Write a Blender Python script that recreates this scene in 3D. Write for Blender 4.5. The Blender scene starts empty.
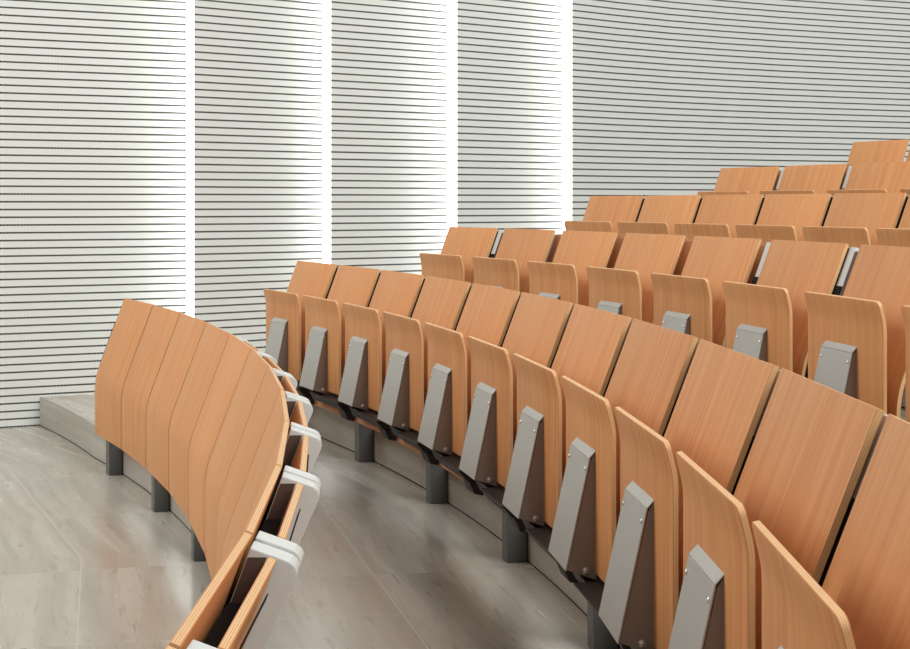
import bpy, bmesh, math, random
from mathutils import Vector, Matrix
random.seed(7)
S = bpy.context.scene
COL = S.collection
D2R = math.radians

# ------------------------------------------------------------------ layout of the hall
CX, CY = -12.0786, 2.4672              # centre of the curved rows
CAM_Z = 1.315
R0, PITCH = 11.8744, 0.9
NT = 7
def row_r(i): return R0 + PITCH * i
def floor_z(i): return 0.17052 * i - 0.001356 * i * (i - 1) / 2
ORD = ['zeroth', 'first', 'second', 'third', 'fourth', 'fifth', 'sixth', 'seventh', 'eighth', 'ninth', 'tenth',
       'eleventh', 'twelfth', 'thirteenth', 'fourteenth', 'fifteenth']

def seam(i, k):
    if i == 0: return 24.99 - 2.654 * k
    a0, a1, p = {1: (24.8, 22.3, 2.64), 2: (24.97, 22.49, 2.652), 3: (24.97, 22.83, 2.166),
                 4: (24.92, 22.84, 2.14), 5: (24.5, 22.8, 2.1)}[i]
    return a0 + math.degrees(GAP[i] / 2 / row_r(i)) if k == 0 else a1 - p * (k - 1)
NB = {0: 12, 1: 12, 2: 9, 3: 7, 4: 5, 5: 2}        # backs per row
GAP = {0: .010, 1: .053, 2: .099, 3: .036, 4: .064, 5: .034}
SEATW = {1: .494, 2: .495, 3: .484, 4: .474, 5: .47}
def seat_angle(i, k):
    a, p = {1: (23.53, 2.643), 2: (23.78, 2.657), 3: (23.865, 2.206), 4: (23.9, 2.183), 5: (23.75, 2.12)}[i]
    return a - p * k - (.15 if k == 11 else 0)

# ------------------------------------------------------------------ node helpers
def new_mat(name):
    m = bpy.data.materials.new(name); m.use_nodes = True
    nt = m.node_tree; nt.nodes.clear()
    out = nt.nodes.new('ShaderNodeOutputMaterial')
    b = nt.nodes.new('ShaderNodeBsdfPrincipled')
    nt.links.new(b.outputs[0], out.inputs[0])
    return m, nt, b
def setin(nt, sock, v):
    if hasattr(v, 'is_linked') or isinstance(v, bpy.types.NodeSocket): nt.links.new(v, sock)
    else: sock.default_value = v
def M_(nt, op, a, b=0.0, c=0.0):
    n = nt.nodes.new('ShaderNodeMath'); n.operation = op
    setin(nt, n.inputs[0], a); setin(nt, n.inputs[1], b); setin(nt, n.inputs[2], c)
    return n.outputs[0]
def MIX(nt, f, a, b, mode='MIX'):
    n = nt.nodes.new('ShaderNodeMix'); n.data_type = 'RGBA'; n.blend_type = mode
    setin(nt, n.inputs[0], f); setin(nt, n.inputs[6], a); setin(nt, n.inputs[7], b)
    return n.outputs[2]
def NOISE(nt, vec, scale=1.0, detail=3.0, rough=.5, dist=0.0):
    n = nt.nodes.new('ShaderNodeTexNoise'); nt.links.new(vec, n.inputs['Vector'])
    n.inputs['Scale'].default_value = scale; n.inputs['Detail'].default_value = detail
    n.inputs['Roughness'].default_value = rough; n.inputs['Distortion'].default_value = dist
    return n.outputs[0]
def XYZ(nt, x, y, z):
    n = nt.nodes.new('ShaderNodeCombineXYZ')
    setin(nt, n.inputs[0], x); setin(nt, n.inputs[1], y); setin(nt, n.inputs[2], z)
    return n.outputs[0]
def SEP(nt, v):
    n = nt.nodes.new('ShaderNodeSeparateXYZ'); nt.links.new(v, n.inputs[0]); return n.outputs
def RAMP(nt, f, stops):
    n = nt.nodes.new('ShaderNodeMapRange'); n.interpolation_type = 'SMOOTHSTEP'
    setin(nt, n.inputs[0], f)
    n.inputs[1].default_value = stops[0]; n.inputs[2].default_value = stops[1]
    n.inputs[3].default_value = stops[2]; n.inputs[4].default_value = stops[3]
    return n.outputs[0]
def srgb(r, g, b):
    f = lambda c: c / 12.92 if c <= .04045 else ((c + .055) / 1.055) ** 2.4
    return (f(r / 255), f(g / 255), f(b / 255), 1)
def BUMP(nt, b, h, strength, dist):
    n = nt.nodes.new('ShaderNodeBump'); n.inputs['Strength'].default_value = strength
    n.inputs['Distance'].default_value = dist; nt.links.new(h, n.inputs['Height'])
    nt.links.new(n.outputs[0], b.inputs['Normal'])

# ------------------------------------------------------------------ materials
def wood_mat():
    m, nt, b = new_mat('beech_veneer')
    uv = nt.nodes.new('ShaderNodeUVMap'); u, v, _ = SEP(nt, uv.outputs[0])
    oi = nt.nodes.new('ShaderNodeObjectInfo'); rnd = M_(nt, 'MULTIPLY', oi.outputs['Random'], 37.0)
    wob = NOISE(nt, XYZ(nt, M_(nt, 'MULTIPLY', u, 4.0), M_(nt, 'MULTIPLY', v, 3.0), rnd), 1, 2)
    uu = M_(nt, 'ADD', u, M_(nt, 'MULTIPLY', wob, .02))
    g1 = NOISE(nt, XYZ(nt, M_(nt, 'MULTIPLY', uu, 55.0), M_(nt, 'MULTIPLY', v, 1.6), rnd), 1, 4, .6)
    g2 = NOISE(nt, XYZ(nt, M_(nt, 'MULTIPLY', uu, 260.0), M_(nt, 'MULTIPLY', v, 9.0), rnd), 1, 2, .6)
    g3 = NOISE(nt, XYZ(nt, M_(nt, 'MULTIPLY', u, 7.0), M_(nt, 'MULTIPLY', v, .35), rnd), 1, 1)
    base = MIX(nt, RAMP(nt, g1, (.3, .7, 0, 1)), srgb(198, 135, 84), srgb(214, 153, 102))
    base = MIX(nt, RAMP(nt, g3, (.38, .62, 0, .45)), base, srgb(208, 152, 100))
    base = MIX(nt, RAMP(nt, g2, (.5, .75, 0, .15)), base, srgb(160, 100, 62))
    tint = M_(nt, 'ADD', M_(nt, 'MULTIPLY', oi.outputs['Random'], .12), .94)
    base = MIX(nt, 1.0, base, XYZ(nt, tint, tint, tint), 'MULTIPLY')
    nt.links.new(base, b.inputs['Base Color'])
    b.inputs['Roughness'].default_value = .5
    b.inputs['Specular IOR Level'].default_value = .22
    return m
def ply_mat():
    m, nt, b = new_mat('plywood_edge')
    uv = nt.nodes.new('ShaderNodeUVMap'); u, v, _ = SEP(nt, uv.outputs[0])
    tri = M_(nt, 'PINGPONG', M_(nt, 'MULTIPLY', u, 8.0), 1.0)
    n = NOISE(nt, XYZ(nt, M_(nt, 'MULTIPLY', u, 9.0), M_(nt, 'MULTIPLY', v, 25.0), 0.0), 1, 2)
    f = M_(nt, 'MULTIPLY', RAMP(nt, tri, (.3, .7, 0, 1)), M_(nt, 'ADD', .35, M_(nt, 'MULTIPLY', n, .7)))
    nt.links.new(MIX(nt, f, srgb(224, 185, 135), srgb(182, 130, 84)), b.inputs['Base Color'])
    b.inputs['Roughness'].default_value = .5
    return m
def plain(name, col, rough=.5, metal=0.0, noise=.06, spec=.5):
    m, nt, b = new_mat(name)
    tc = nt.nodes.new('ShaderNodeTexCoord')
    n = NOISE(nt, tc.outputs['Object'], 420.0, 2)
    f = M_(nt, 'ADD', 1 - noise / 2, M_(nt, 'MULTIPLY', n, noise))
    nt.links.new(MIX(nt, 1.0, col, XYZ(nt, f, f, f), 'MULTIPLY'), b.inputs['Base Color'])
    b.inputs['Roughness'].default_value = rough; b.inputs['Metallic'].default_value = metal
    b.inputs['Specular IOR Level'].default_value = spec
    return m
def stone_color(nt, b, rad, along, rnd):
    # sediment-like streaks that run along the row, plus cloudy patches
    w = NOISE(nt, XYZ(nt, M_(nt, 'MULTIPLY', rad, 3.0), M_(nt, 'MULTIPLY', along, 1.6), rnd), 1, 2)
    rr = M_(nt, 'ADD', rad, M_(nt, 'MULTIPLY', w, .07))
    s1 = NOISE(nt, XYZ(nt, M_(nt, 'MULTIPLY', rr, 13.0), M_(nt, 'MULTIPLY', along, .55), rnd), 1, 4, .5)
    s2 = NOISE(nt, XYZ(nt, M_(nt, 'MULTIPLY', rr, 45.0), M_(nt, 'MULTIPLY', along, 5.0), rnd), 1, 4, .65)
    s3 = NOISE(nt, XYZ(nt, M_(nt, 'MULTIPLY', rr, 2.5), M_(nt, 'MULTIPLY', along, 1.3), rnd), 1, 3)
    c = MIX(nt, RAMP(nt, s1, (.28, .72, 0, 1)), srgb(156, 151, 140), srgb(185, 181, 171))
    c = MIX(nt, RAMP(nt, s3, (.35, .65, 0, .5)), c, srgb(168, 158, 144))
    c = MIX(nt, RAMP(nt, s2, (.55, .76, 0, .52)), c, srgb(108, 95, 82))
    return c, s1
def floor_mat():
    m, nt, b = new_mat('stone_tile_floor')
    tc = nt.nodes.new('ShaderNodeTexCoord'); x, y, z = SEP(nt, tc.outputs['Object'])
    r = M_(nt, 'SQRT', M_(nt, 'ADD', M_(nt, 'MULTIPLY', x, x), M_(nt, 'MULTIPLY', y, y)))
    ang = M_(nt, 'MULTIPLY', M_(nt, 'ARCTAN2', y, x), 180 / math.pi)
    arc = M_(nt, 'MULTIPLY', ang, 12.0 * math.pi / 180)
    # tiles are straight: each sector's long joint is a chord of the ring
    off = M_(nt, 'SUBTRACT', 5.25, M_(nt, 'PINGPONG', M_(nt, 'SUBTRACT', ang, 16.1 - 52.5), 5.25))
    r = M_(nt, 'MULTIPLY', r, M_(nt, 'DIVIDE', M_(nt, 'COSINE', M_(nt, 'MULTIPLY', off, math.pi / 180)), math.cos(D2R(5.25))))
    t = M_(nt, 'SUBTRACT', r, 10.93)
    inrow = M_(nt, 'SUBTRACT', M_(nt, 'MODULO', t, .9), .45)       # 0 at the long joint
    tier = M_(nt, 'FLOOR', M_(nt, 'DIVIDE', t, .9))
    hw = .0024
    joint = M_(nt, 'LESS_THAN', M_(nt, 'ABSOLUTE', inrow), hw)
    outer = M_(nt, 'GREATER_THAN', inrow, 0.0)
    # cross joints every 4.83 degrees outside the long joint, every 4.2 degrees inside it
    def cross(step, off):
        d = M_(nt, 'PINGPONG', M_(nt, 'SUBTRACT', ang, off), step / 2)
        return M_(nt, 'LESS_THAN', M_(nt, 'MULTIPLY', d, .209), hw * .8)
    co = cross(4.75, 10.45 - 4.75 / 1 * 8); ci = cross(4.55, 12.87 - 4.55 * 8)
    cr = M_(nt, 'ADD', M_(nt, 'MULTIPLY', co, outer), M_(nt, 'MULTIPLY', ci, M_(nt, 'SUBTRACT', 1.0, outer)))
    cr = M_(nt, 'MULTIPLY', cr, .7)
    g = M_(nt, 'MAXIMUM', joint, cr)
    tile_id = M_(nt, 'ADD', M_(nt, 'MULTIPLY', tier, 3.7), M_(nt, 'MULTIPLY', outer, 1.9))
    tile_id = M_(nt, 'ADD', tile_id, M_(nt, 'MULTIPLY', M_(nt, 'FLOOR', M_(nt, 'DIVIDE', M_(nt, 'SUBTRACT', ang, 10.45 - 38), 4.75)), 5.3))
    c, s1 = stone_color(nt, b, r, arc, tile_id)
    c = MIX(nt, g, c, srgb(192, 188, 178))
    nt.links.new(c, b.inputs['Base Color'])
    nt.links.new(M_(nt, 'ADD', .18, M_(nt, 'MULTIPLY', s1, .16)), b.inputs['Roughness'])
    b.inputs['Specular IOR Level'].default_value = .7
    return m
def riser_mat():
    m, nt, b = new_mat('stone_riser')
    tc = nt.nodes.new('ShaderNodeTexCoord'); x, y, z = SEP(nt, tc.outputs['Object'])
    ang = M_(nt, 'MULTIPLY', M_(nt, 'ARCTAN2', y, x), 12.0)
    c, s1 = stone_color(nt, b, M_(nt, 'MULTIPLY', z, 1.5), ang, 3.3)
    nt.links.new(c, b.inputs['Base Color']); b.inputs['Roughness'].default_value = .38
    return m
def groove_mat():
    # slots of the acoustic panel: short dark openings between narrow white bridges
    m, nt, b = new_mat('panel_slots')
    uv = nt.nodes.new('ShaderNodeUVMap'); u, v, _ = SEP(nt, uv.outputs[0])
    f = M_(nt, 'FRACT', M_(nt, 'DIVIDE', u, .020))
    f = M_(nt, 'LESS_THAN', f, .15)
    nt.links.new(MIX(nt, f, srgb(24, 12, 14), srgb(214, 210, 204)), b.inputs['Base Color'])
    b.inputs['Roughness'].default_value = .8
    return m
def light_mat():
    m, nt, b = new_mat('light_diffuser')
    b.inputs['Base Color'].default_value = (1, 1, 1, 1)
    b.inputs['Emission Color'].default_value = (1, .99, .975, 1)
    b.inputs['Emission Strength'].default_value = 3.6
    return m
WOOD, PLY = wood_mat(), ply_mat()
SILVER = plain('silver_paint', srgb(182, 183, 178), .42, .3, .10)
LGREY = plain('light_grey_paint', srgb(200, 203, 200), .4, 0, .05)
DARKS = plain('anthracite_steel', srgb(92, 92, 90), .38, .25, .06)
BLACK = plain('black_steel', srgb(30, 25, 24), .5, 0)
CHEEK = plain('brown_grey_cheek', srgb(140, 127, 117), .5, 0)  # brown-grey, darker than the silver front plate
BROWN = plain('brown_pocket', srgb(82, 66, 60), .5, 0)
MATTE_BLACK = plain('matte_black', srgb(22, 21, 22), .8, 0, .06, .15)  # grips, trays and floor joints; also stands for shade in the front-panel seams
CHROME = plain('chrome', srgb(238, 238, 236), .22, .75, .02)
WALLM = plain('white_slat_panel', srgb(224, 228, 223), .55, 0, .02)
GROOVE = groove_mat()
FLOORM, RISERM, LIGHTM = floor_mat(), riser_mat(), light_mat()

# ------------------------------------------------------------------ object helpers
def link(o, parent=None):
    COL.objects.link(o)
    if parent is not None: o.parent = parent
    return o
def obj(name, me, parent=None):
    return link(bpy.data.objects.new(name, me), parent)
def tag(o, label=None, cat=None, group=None, kind=None):
    if label: o['label'] = label
    if cat: o['category'] = cat
    if group: o['group'] = group
    if kind: o['kind'] = kind
    return o
def empty(name, loc, rz):
    o = bpy.data.objects.new(name, None); o.empty_display_size = .1
    link(o); o.location = loc; o.rotation_euler = (0, 0, rz)
    return o
def copy_tree(o, parent=None):
    c = o.copy(); COL.objects.link(c)
    if parent is not None: c.parent = parent
    for ch in list(o.children): copy_tree(ch, c)
    return c
def place(o, i, deg):
    a = D2R(deg)
    o.location = (CX + row_r(i) * math.cos(a), CY + row_r(i) * math.sin(a), floor_z(i))
    o.rotation_euler = (0, 0, a)

class MB:
    """collects faces with uv and material index"""
    def __init__(s): s.v = []; s.f = []
    def add(s, co): s.v.append(tuple(co)); return len(s.v) - 1
    def face(s, idx, mat=0, uv=None, smooth=False): s.f.append((idx, mat, uv, smooth))
    def build(s, name, mats, bevel=0.0, seg=2, angle=35):
        me = bpy.data.meshes.new(name)
        bm = bmesh.new(); vs = [bm.verts.new(c) for c in s.v]
        lay = bm.loops.layers.uv.new('UVMap')
        for idx, mat, uv, sm in s.f:
            try: f = bm.faces.new([vs[i] for i in idx])
            except ValueError: continue
            f.material_index = mat; f.smooth = sm
            for k, l in enumerate(f.loops):
                l[lay].uv = uv[k] if uv else (l.vert.co.x + l.vert.co.y, l.vert.co.z)
        bmesh.ops.recalc_face_normals(bm, faces=bm.faces)
        if bevel:
            es = [e for e in bm.edges if len(e.link_faces) == 2 and e.calc_face_angle(0) > D2R(angle)]
            bmesh.ops.bevel(bm, geom=es, offset=bevel, segments=seg, profile=.6, affect='EDGES', clamp_overlap=True)
        bm.to_mesh(me); bm.free()
        for m in mats: me.materials.append(m)
        return me
    def box(s, x0, x1, y0, y1, z0, z1, mat=0):
        c = [s.add((x, y, z)) for x in (x0, x1) for y in (y0, y1) for z in (z0, z1)]
        for q in ((0, 1, 3, 2), (4, 6, 7, 5), (0, 4, 5, 1), (2, 3, 7, 6), (0, 2, 6, 4), (1, 5, 7, 3)):
            s.face([c[k] for k in q], mat)
    def extrude(s, poly, y0, y1, mat=0):
        """polygon in (x, z) swept along y"""
        a = [s.add((x, y0, z)) for x, z in poly]; b = [s.add((x, y1, z)) for x, z in poly]
        n = len(poly); s.face(a, mat); s.face(b[::-1], mat)
        for k in range(n): s.face([a[k], a[(k + 1) % n], b[(k + 1) % n], b[k]], mat)
    def disc_rod(s, c, axis, r, h, n=12, mat=0, dome=0.0):
        """short round rod from c along axis"""
        ax = Vector(axis).normalized(); t = ax.orthogonal().normalized(); w = ax.cross(t)
        rings = [(0, r), (h * .7, r), (h, r * (1 - dome))]
        R = []
        for d, rr in rings:
            R.append([s.add(Vector(c) + ax * d + (t * math.cos(2 * math.pi * k / n) + w * math.sin(2 * math.pi * k / n)) * rr) for k in range(n)])
        s.face(R[0][::-1], mat); s.face(R[-1], mat)
        for A, B in zip(R, R[1:]):
            for k in range(n): s.face([A[k], A[(k + 1) % n], B[(k + 1) % n], B[k]], mat, None, True)

def arc_len(p):
    L = [0]
    for a, b in zip(p, p[1:]): L.append(L[-1] + math.hypot(b[0] - a[0], b[1] - a[1]))
    return L
def fillet(a, k, c, t, n=8):
    """points of a bend at k between a and c with tangent length t"""
    a, k, c = Vector(a), Vector(k), Vector(c)
    p = k + (a - k).normalized() * t; q = k + (c - k).normalized() * t
    return [tuple(p * (1 - s) ** 2 + k * 2 * s * (1 - s) + q * s * s) for s in [j / n for j in range(n + 1)]]
def bent_plate(name, prof, thick, half, bevel=.0012, mats=None):
    """prof: front-face line in (r, z) from bottom to top; half(i, r, L, Lmax) -> half width.  +thick goes outwards (+r)."""
    L = arc_len(prof); mb = MB(); F = []; B = []
    for i, (r, z) in enumerate(prof):
        p = prof[max(i - 1, 0)]; q = prof[min(i + 1, len(prof) - 1)]
        t = Vector((q[0] - p[0], q[1] - p[1])).normalized(); nrm = Vector((t.y, -t.x))
        b = (r + nrm.x * thick, z + nrm.y * thick)
        hl, hr = half(i, r, L[i], L[-1])
        F.append((mb.add((r, hl, z)), mb.add((r, -hr, z)), hl, hr))
        B.append((mb.add((b[0], hl, b[1])), mb.add((b[0], -hr, b[1]))))
    for i in range(len(prof) - 1):
        f0, f1, b0, b1 = F[i], F[i + 1], B[i], B[i + 1]
        mb.face([f0[0], f0[1], f1[1], f1[0]], 0, [(f0[2], L[i]), (-f0[3], L[i]), (-f1[3], L[i + 1]), (f1[2], L[i + 1])], True)
        mb.face([b0[1], b0[0], b1[0], b1[1]], 0, [(5 - f0[3], L[i]), (5 + f0[2], L[i]), (5 + f1[2], L[i + 1]), (5 - f1[3], L[i + 1])], True)
        mb.face([f0[0], f1[0], b1[0], b0[0]], 1, [(0, L[i]), (0, L[i + 1]), (1, L[i + 1]), (1, L[i])])
        mb.face([f0[1], b0[1], b1[1], f1[1]], 1, [(0, L[i]), (1, L[i]), (1, L[i + 1]), (0, L[i + 1])])
    for j in (0, -1):
        mb.face([F[j][0], B[j][0], B[j][1], F[j][1]], 1, [(0, F[j][2]), (1, F[j][2]), (1, -F[j][3]), (0, -F[j][3])])
    return mb.build(name, mats or [WOOD, PLY], bevel, 2, 40)

# ------------------------------------------------------------------ shared part shapes
BACK_PROF = [(-.148, .196), (-.148, .36)] + fillet((-.148, .196), (-.148, .463), (0, .853), .055, 10) + [(-.07, .669), (0, .853)]
def back_mesh(i, k):
    a0, a1 = seam(i, k), seam(i, k + 1); am = (a0 + a1) / 2
    th = D2R(a0 - a1) / 2
    g = GAP[i] / 2
    def half(j, r, L, LM):
        h = (row_r(i) + r) * math.tan(th) - g
        return h, h
    return bent_plate('backrest' if i else 'front_panel', BACK_PROF, .012, half)
_screw = MB(); _screw.disc_rod((0, 0, 0), (-1, 0, 0), .006, .002, 12, 0, .3)
SCREW = _screw.build('screw', [plain('screw_cap', srgb(196, 170, 146), .4, .2)])
def rounded_half(w, rad):
    def half(j, r, L, LM):
        d = LM - L
        if d < rad:
            q = (rad - d) / rad
            return (w - rad * (1 - math.sqrt(max(0, 1 - q * q))),) * 2
        return w, w
    return half
def seat_mesh(w):
    rad = .016
    p = [(-.1765, .2965), (-.1765, .60)] + fillet((-.1765, .30), (-.1765, .650), (-.1920, .7125), .022, 5)
    top = (-.1920, .7125); last = p[-1]
    for q in (.35, .5, .62, .72, .80, .87, .93, .97, 1.0):
        p.append((last[0] + (top[0] - last[0]) * q, last[1] + (top[1] - last[1]) * q))
    return bent_plate('seat', p, .0105, rounded_half(w / 2, rad), .0015)
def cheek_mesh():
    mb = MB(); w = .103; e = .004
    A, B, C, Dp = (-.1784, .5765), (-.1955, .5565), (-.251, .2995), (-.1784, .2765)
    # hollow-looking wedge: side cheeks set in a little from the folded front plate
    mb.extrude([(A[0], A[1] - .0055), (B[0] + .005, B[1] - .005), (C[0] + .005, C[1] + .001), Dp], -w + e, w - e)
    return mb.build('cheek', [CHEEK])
def bracket_mesh():
    mb = MB(); w = .103
    A, B, C = (-.1784, .5765), (-.1955, .5565), (-.251, .2995)
    n = .0035
    mb.extrude([B, C, (C[0] + n, C[1] - .0008), (B[0] + n, B[1] - .0015)], -w, w)
    mb.extrude([A, (B[0], B[1] + .0012), (B[0] + .002, B[1] - .0012), (A[0], A[1] - .0035)], -w, w)
    return mb.build('seat_bracket', [SILVER], .0009, 1, 40)
def bolt_mesh():
    mb = MB()
    mb.disc_rod((0, 0, 0), (0, -1, 0), .0090, .002, 16)
    mb.disc_rod((0, -.002, 0), (0, -1, 0), .0060, .0065, 6, 0, .3)
    return mb.build('bolt', [CHROME])
def bscrew_mesh():
    mb = MB(); mb.disc_rod((0, 0, 0), (-1, 0, .21), .0052, .003, 10, 0, .5)
    mb.disc_rod((-.001, 0, -.013), (-1, 0, .21), .003, .002, 10, 0, .4)
    return mb.build('screw', [CHROME])
def hinge_mesh():
    mb = MB()
    mb.extrude([(-.236, .283), (-.150, .286), (-.150, .250), (-.205, .246)], -.385, -.112)
    mb.extrude([(-.200, .246), (-.150, .250), (-.150, .198), (-.182, .205)], -.385, -.300)
    mb.extrude([(-.20, .275), (-.151, .275), (-.151, .235), (-.18, .235)], -.115, .115)
    return mb.build('hinge', [BLACK], .003, 1, 40)
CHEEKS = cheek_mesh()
BRACKET, BOLT, BSCREW, HINGE = bracket_mesh(), bolt_mesh(), bscrew_mesh(), hinge_mesh()

DW = .057                                # half width of a divider
def divider_profile(inset=0.0):
    base = [(.017, .842), (.0615, .8265), (.0715, .8225), (.0785, .817), (.082, .809), (.0805, .7995), (.037, .702),
            (-.030, .533), (-.037, .519), (-.050, .511), (-.099, .504), (-.108, .507)]
    if not inset: return base
    out = []
    for x, z in base:
        mid = -.02 + (z - .66) * .385
        out.append((x + (inset if x < mid else -inset), z - inset if z > .79 else z + inset if z < .54 else z))
    return out
def divider_parts():
    out = []
    for y0, y1 in ((.009, DW), (-DW, -.009)):
        mb = MB(); mb.extrude(divider_profile(), y0, y1); out.append(('side_plate', mb.build('side_plate', [LGREY], .0022, 2, 28)))
    mb = MB(); mb.extrude(divider_profile(.010), -.009, .009); out.append(('core', mb.build('core', [LGREY])))
    for s in (1, -1):
        mb = MB(); y0, y1 = sorted((s * DW, s * (DW + .0012)))
        mb.extrude([(.0140, .829), (.0400, .829), (-.078, .515), (-.104, .515)], y0, y1)
        out.append(('pocket', mb.build('pocket', [BROWN])))
    mb = MB(); mb.extrude([(-.0312, .722), (-.0270, .722), (-.1040, .515), (-.1078, .515)], -DW - .001, DW + .001)
    mb.extrude([(-.1205, .375), (-.1180, .375), (-.1180, .470), (-.1045, .516), (-.1075, .516), (-.1205, .472)], -DW, DW)
    mb.extrude([(.0146, .838), (.0175, .838), (-.0270, .722), (-.0305, .722)], -.017, .017)
    out.append(('black_strip', mb.build('black_strip', [MATTE_BLACK])))  # matte black strips down the front edge of the divider
    return out
DIV = divider_parts()
def tablet_mesh(w):
    p = [(-.075, .525), (-.02, .670), (.0415, .832)]
    return bent_plate('writing_tablet', p, .0125, lambda j, r, L, LM: (w / 2, w / 2), .0015)
def grip_mesh():
    mb = MB()
    mb.extrude([(.0522, .806), (.0542, .806), (.0500, .7955), (.0480, .7955)], -.115, .115)
    return mb.build('grip_strip', [MATTE_BLACK])
GRIP = grip_mesh()
def tray_mesh(w, d):
    q = .379 * d
    mb = MB(); mb.extrude([(-.0140 - q, .768 - d), (.0155 - q, .768 - d), (-.022 - q, .672 - d), (-.049 - q, .672 - d)], -w / 2, w / 2)
    return mb.build('shelf_tray', [MATTE_BLACK])

# ------------------------------------------------------------------ seats
def add_screws(back, i, k):
    a0, a1 = seam(i, k), seam(i, k + 1)
    w = (row_r(i) - .148) * math.tan(D2R(a0 - a1) / 2) - GAP[i] / 2
    for s in (1, -1):
        o = obj('screw', SCREW, back); o.location = (-.148, s * (w - .06), .196 + .028)
ROWNAME = {1: 'front seat row', 2: 'second seat row', 3: 'third seat row', 4: 'fourth seat row', 5: 'topmost seat row'}
seat_meshes = {i: seat_mesh(SEATW[i]) for i in SEATW}

bracket_proto = None
for i in range(1, 6):
    mesh_cache = {}
    for k in range(NB[i]):
        am = (seam(i, k) + seam(i, k + 1)) / 2
        t = empty('lecture_seat', (0, 0, 0), 0); place(t, i, am)
        place_txt = ('at the wall end of the ' if k == 0 else f'{ORD[k + 1]} from the wall end in the ')
        tag(t, f'beech lecture seat with folded-up pan, {place_txt}{ROWNAME[i]}', 'seat', f'beech seats of the {ROWNAME[i]}')
        mk = 0 if k == 0 else 1
        if mk not in mesh_cache: mesh_cache[mk] = back_mesh(i, k)
        b = obj('backrest', mesh_cache[mk], t); add_screws(b, i, k)
        # the folded pan pivots on its own radial line
        da = D2R(seat_angle(i, k) - am); rr = row_r(i)
        off = Vector(((rr - .008) * math.cos(da) - rr, (rr - .008) * math.sin(da), 0))
        s = obj('seat', seat_meshes[i], t); s.location = off; s.rotation_euler = (0, 0, da)
        br = obj('seat_bracket', BRACKET, t); br.location = off + Vector((.004 - .016 * math.sin(da), .016 * math.cos(da), .004)); br.rotation_euler = (0, 0, da)
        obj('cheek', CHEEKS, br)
        for sgn in (1, -1):
            bo = obj('bolt', BOLT, br); bo.location = (-.2025, -sgn * .099, .2985)
            if sgn < 0: bo.rotation_euler = (0, 0, math.pi)
            sc = obj('screw', BSCREW, br); sc.location = (-.2008, sgn * .089, .531)
        h = obj('hinge', HINGE, t); h.location = off; h.rotation_euler = (0, 0, da)

# ------------------------------------------------------------------ front panels
fp_mesh = back_mesh(0, 1)
def seam_half(j, r, L, LM):
    h = (row_r(0) + r) * math.tan(D2R(2.654) / 2)
    return -h + GAP[0] / 2 + .0002, h + GAP[0] / 2 - .0002
SEAM = bent_plate('seam_shade_strip', [(r + .0022, z) for r, z in BACK_PROF[:-1]] + [(-.0003, .8465)], .008, seam_half, 0, [MATTE_BLACK, MATTE_BLACK])  # black strip paints in the shade inside the gaps between panels
for k in range(NB[0]):
    am = (seam(0, k) + seam(0, k + 1)) / 2
    o = obj('front_panel', fp_mesh); place(o, 0, am)
    add_screws(o, 0, k); obj('seam_shade_strip', SEAM, o)
    w = 'at the wall end of' if k == 0 else f'{ORD[k + 1]} from the wall end of'
    tag(o, f'bent beech front panel, {w} the curved screen', 'panel', 'beech panels of the front screen')

# ------------------------------------------------------------------ writing tablets and dividers behind every row
BEHIND = {0: 'front screen', 1: 'front seat row', 2: 'second seat row', 3: 'third seat row', 4: 'fourth seat row'}
for i in range(0, 5):
    n = 12 if i == 1 else NB[i + 1]
    seamf = (lambda k: 24.99 - 2.654 * k) if i == 0 else (lambda k: (seat_angle(i + 1, k - 1) + seat_angle(i + 1, k)) / 2 + (.12 if i == 3 else 0))
    first_d = first_t = None
    tm = {}
    if i == 0: n = 13
    for k in range(0 if i == 0 else 1, n + (0 if i == 0 else 1)):
        d = empty('desk_divider', (0, 0, 0), 0)
        for nm, me in DIV: obj(nm, me, d)
        place(d, i, seamf(k) - 0)
        kk = k + 1 if i == 0 else k; wt = f'{ORD[kk]} from the wall end'
        tag(d, f'light grey double-plate desk divider behind the {BEHIND[i]}, {wt}', 'divider', f'desk dividers behind the {BEHIND[i]}')
    for k in range(n - 1 if i == 0 else n):
        a0, a1 = seamf(k), seamf(k + 1)
        w = round(2 * (row_r(i) + .0) * math.sin(D2R(a0 - a1) / 2) - .126, 3)
        if w not in tm: tm[w] = (tablet_mesh(w), tray_mesh(w, .09 if i else 0))
        o = obj('writing_tablet', tm[w][0]); place(o, i, (a0 + a1) / 2)
        obj('grip_strip', GRIP, o); obj('shelf_tray', tm[w][1], o)
        wt = 'nearest the wall' if k == 0 else f'{ORD[k + 1]} from the wall'
        tag(o, f'folded beech writing tablet behind the {BEHIND[i]}, {wt}', 'tablet', f'folded writing tablets behind the {BEHIND[i]}')

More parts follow.
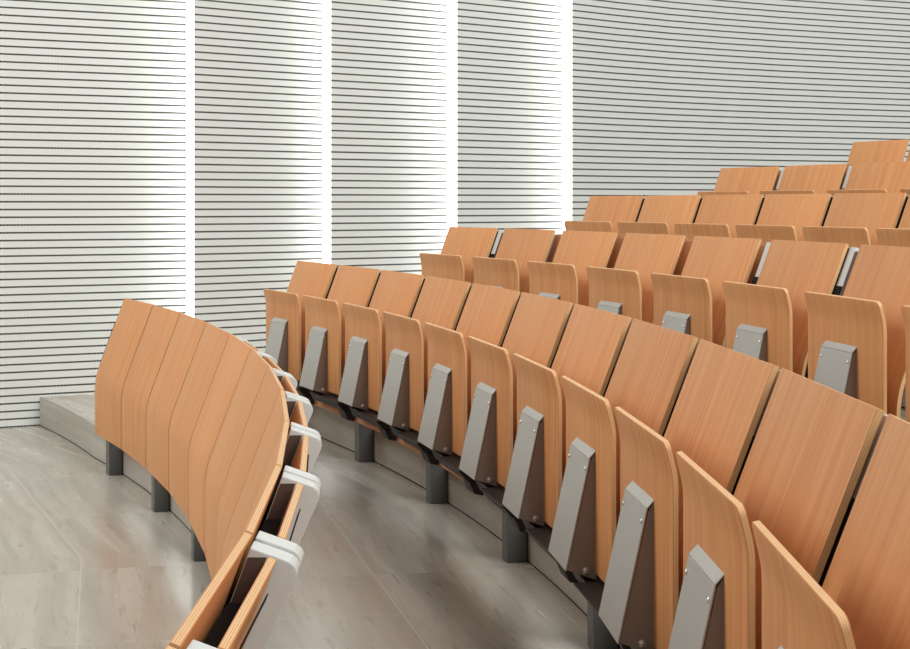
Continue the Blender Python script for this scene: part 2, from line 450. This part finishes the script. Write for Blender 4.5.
# ------------------------------------------------------------------ posts and rails
def post_mesh():
    mb = MB(); mb.box(-.1005, -.035, -.0325, .0325, .0, .44)
    return mb.build('support_post', [DARKS], .003, 2)
POST = post_mesh()
for i in range(0, 6):
    amin = {0: -8, 1: -6, 2: 4, 3: 9, 4: 13, 5: 19}[i]
    k = 0
    a, da = (24.62, 4.565) if i == 0 else (24.15, 4.41)
    while a > amin:
        o = obj('support_post', POST); place(o, i, a)
        wt = 'nearest the wall' if k == 0 else f'{ORD[k + 1]} from the wall'
        nm = 'front screen' if i == 0 else ROWNAME[i]
        tag(o, f'dark grey square steel post under the {nm}, {wt}', 'post', f'steel posts under the {nm}')
        a -= da; k += 1
    # rail that carries the backs
    mb = MB(); P0, P1 = seam(i, 0) - .3, seam(i, NB[i]) + .3
    n = 40; rings = []
    for j in range(n + 1):
        an = D2R(P0 + (P1 - P0) * j / n)
        rings.append([mb.add((r * math.cos(an), r * math.sin(an), z)) for r, z in
                      ((row_r(i) - .126, .30), (row_r(i) - .1025, .30), (row_r(i) - .1025, .36), (row_r(i) - .126, .36))])
    for A, B in zip(rings, rings[1:]):
        for q in range(4): mb.face([A[q], A[(q + 1) % 4], B[(q + 1) % 4], B[q]], 0)
    mb.face(rings[0]); mb.face(rings[-1][::-1])
    o = obj('support_rail', mb.build('support_rail', [DARKS])); o.location = (CX, CY, floor_z(i))
    nm = 'front screen' if i == 0 else ROWNAME[i]
    tag(o, f'dark curved steel rail carrying the backs of the {nm}', 'rail')

# ------------------------------------------------------------------ wall
PANELS = [
    [(-7.2, 6.55), (-2.29, 8.91), (-1.26, 9.40)],
    [(-1.197, 9.25), (-.437, 9.83)],
    [(-.381, 9.71), (.386, 10.24)],
    [(.441, 10.07), (1.21, 10.65)],
    [(1.254, 10.49), (1.62, 10.785), (2.04, 11.09), (2.50, 11.37), (2.98, 11.63), (3.57, 11.91), (4.16, 12.17), (5.2, 12.6), (7.0, 13.2)],
]
WALL_TOP = 5.2
def wall_hit(r):
    """angle (deg) where a ring of radius r meets the wall line"""
    pts = [p for pan in PANELS for p in pan]
    for (x0, y0), (x1, y1) in zip(pts, pts[1:]):
        for s in range(200):
            t = s / 200; t2 = (s + 1) / 200
            ra = math.hypot(x0 + (x1 - x0) * t - CX, y0 + (y1 - y0) * t - CY)
            rb = math.hypot(x0 + (x1 - x0) * t2 - CX, y0 + (y1 - y0) * t2 - CY)
            if (ra - r) * (rb - r) <= 0:
                x = x0 + (x1 - x0) * t; y = y0 + (y1 - y0) * t
                return math.degrees(math.atan2(y - CY, x - CX))
    return 40.0
wall = bpy.data.objects.new('wall_left', None); link(wall); wall['kind'] = 'structure'
SLAT, SLOT, DEPTH = .04572, .0104, .004
for pan in PANELS:
    mb = MB(); prof = []                    # (depth, z, material of the strip that starts here)
    z = .0022
    prof = [(0, -.05, 0)]
    while z < WALL_TOP:
        prof += [(0, z - SLOT / 2, 0), (DEPTH, z - SLOT / 2, 1), (DEPTH, z + SLOT / 2, 0), (0, z + SLOT / 2, 0)]
        z += SLAT
    prof.append((0, WALL_TOP, 0))
    cols = []; U = 0; prev = None
    for j, (x, y) in enumerate(pan):
        p = pan[max(j - 1, 0)]; q = pan[min(j + 1, len(pan) - 1)]
        t = Vector((q[0] - p[0], q[1] - p[1])).normalized(); n = Vector((-t.y, t.x))
        if prev: U += math.hypot(x - prev[0], y - prev[1])
        prev = (x, y)
        cols.append((U, [mb.add((x + n.x * d, y + n.y * d, zz)) for d, zz, _ in prof],
                     mb.add((x + n.x * .06, y + n.y * .06, -.05)), mb.add((x + n.x * .06, y + n.y * .06, WALL_TOP))))
    for (u0, a, ab, at), (u1, b, bb, bt) in zip(cols, cols[1:]):
        for m in range(len(prof) - 1):
            mat = prof[m][2]
            mb.face([a[m], b[m], b[m + 1], a[m + 1]], mat, [(u0, prof[m][1]), (u1, prof[m][1]), (u1, prof[m + 1][1]), (u0, prof[m + 1][1])])
        mb.face([ab, at, bt, bb], 0)
        mb.face([a[-1], b[-1], bt, at], 0)
    o = obj('wall_panel', mb.build('wall_panel', [WALLM, GROOVE]), wall)
SIDE = ['leftmost', 'second from left', 'third from left', 'rightmost']
for j in range(4):
    a = PANELS[j][-1]; b = PANELS[j + 1][0]
    mb = MB()
    t = Vector((b[0] - a[0], b[1] - a[1])).normalized(); n = Vector((-t.y, t.x))   # n points back into the wall
    nx = PANELS[j + 1][1]; e2 = Vector((nx[0] - b[0], nx[1] - b[1])).normalized(); d2 = e2 * .012 + Vector((-e2.y, e2.x)) * .02
    q = [(a[0], a[1]), (b[0], b[1]), (b[0] + d2.x, b[1] + d2.y), (a[0] + d2.x, a[1] + d2.y)]
    lo = [mb.add((x, y, 0.0)) for x, y in q]; hi = [mb.add((x, y, WALL_TOP)) for x, y in q]
    mb.face(lo[::-1]); mb.face(hi)
    for k in range(4): mb.face([lo[k], lo[(k + 1) % 4], hi[(k + 1) % 4], hi[k]])
    o = obj('light_strip', mb.build('light_strip', [LIGHTM]))
    tag(o, f'vertical glowing white light strip between slatted wall panels, {SIDE[j]} of four', 'light', 'light strips of the slatted wall')

# ------------------------------------------------------------------ stepped floor
def floor_mesh():
    mb = MB(); n = 72; A_LOW = -22.0
    def ring(r, z, flare=0.0):
        hi = wall_hit(r + flare * 5.5); out = []
        for j in range(n + 1):
            a = A_LOW + (hi - A_LOW) * j / n
            q = r + flare * max(0.0, a - 27)
            out.append(mb.add((q * math.cos(D2R(a)), q * math.sin(D2R(a)), z)))
        return out
    def strip(a, b, mat):
        for j in range(n): mb.face([a[j], b[j], b[j + 1], a[j + 1]], mat)
    rin = 7.2
    for i in range(NT):
        rs = [rin] + ([] if i else [8.5, 9.5, 10.5, 11.2]) + [row_r(i) - .03 if i < NT - 1 else row_r(i) + 1.5]
        fl_ = lambda r: .0165 if abs(r - (R0 - .03)) < 1e-6 else 0.0
        rings = [ring(r, floor_z(i), fl_(r)) for r in rs]
        for a, b in zip(rings, rings[1:]): strip(a, b, 0)
        if i < NT - 1:
            jo = ring(rs[-1], floor_z(i) + .0045, fl_(rs[-1])); strip(rings[-1], jo, 2)
            up = ring(rs[-1], floor_z(i + 1), fl_(rs[-1])); strip(jo, up, 1)
        rin = rs[-1]
    bmn = mb.build('floor', [FLOORM, RISERM, MATTE_BLACK])
    return bmn
fl = obj('floor', floor_mesh()); fl.location = (CX, CY, 0); fl['kind'] = 'structure'

# ------------------------------------------------------------------ light
def area(name, loc, target, sx, sy, power, col):
    L = bpy.data.lights.new(name, 'AREA'); L.shape = 'RECTANGLE'; L.size = sx; L.size_y = sy
    L.energy = power; L.color = col
    o = bpy.data.objects.new(name, L); link(o); o.location = loc
    o.rotation_euler = (Vector(target) - Vector(loc)).to_track_quat('-Z', 'Y').to_euler()
    return o
area('stage_ceiling_light', (-7.0, 6.2, 5.2), (-1.0, 5.6, .3), 4, 4.5, 500, (1, .985, .96))
area('wall_fill_light', (4.5, 0.0, 6.5), (2.6, 11.0, 2.0), 5, 5, 760, (1, .985, .96))  # added fill lamp, aimed to brighten the right-hand wall panel
w = bpy.data.worlds.new('hall'); S.world = w; w.use_nodes = True
w.node_tree.nodes['Background'].inputs[0].default_value = (1, .99, .97, 1)
w.node_tree.nodes['Background'].inputs[1].default_value = .43

# ------------------------------------------------------------------ camera
cam = bpy.data.cameras.new('camera'); co = bpy.data.objects.new('camera', cam); link(co)
co.location = (0, 0, CAM_Z); co.rotation_euler = (math.pi / 2, 0, 0)
cam.sensor_width = 36; cam.lens = 36 * 1517.98 / 910
cam.shift_x = (455 - 390.49) / 910
cam.shift_y = -(324.5 - 204.0) / 910
cam.clip_start = .05
S.camera = co
S.view_settings.view_transform = 'Standard'; S.view_settings.look = 'None'
S.view_settings.gamma = 1; S.view_settings.use_curve_mapping = False
S.view_settings.exposure = 0.05
S.cycles.use_denoising = True
S.cycles.max_bounces = 8
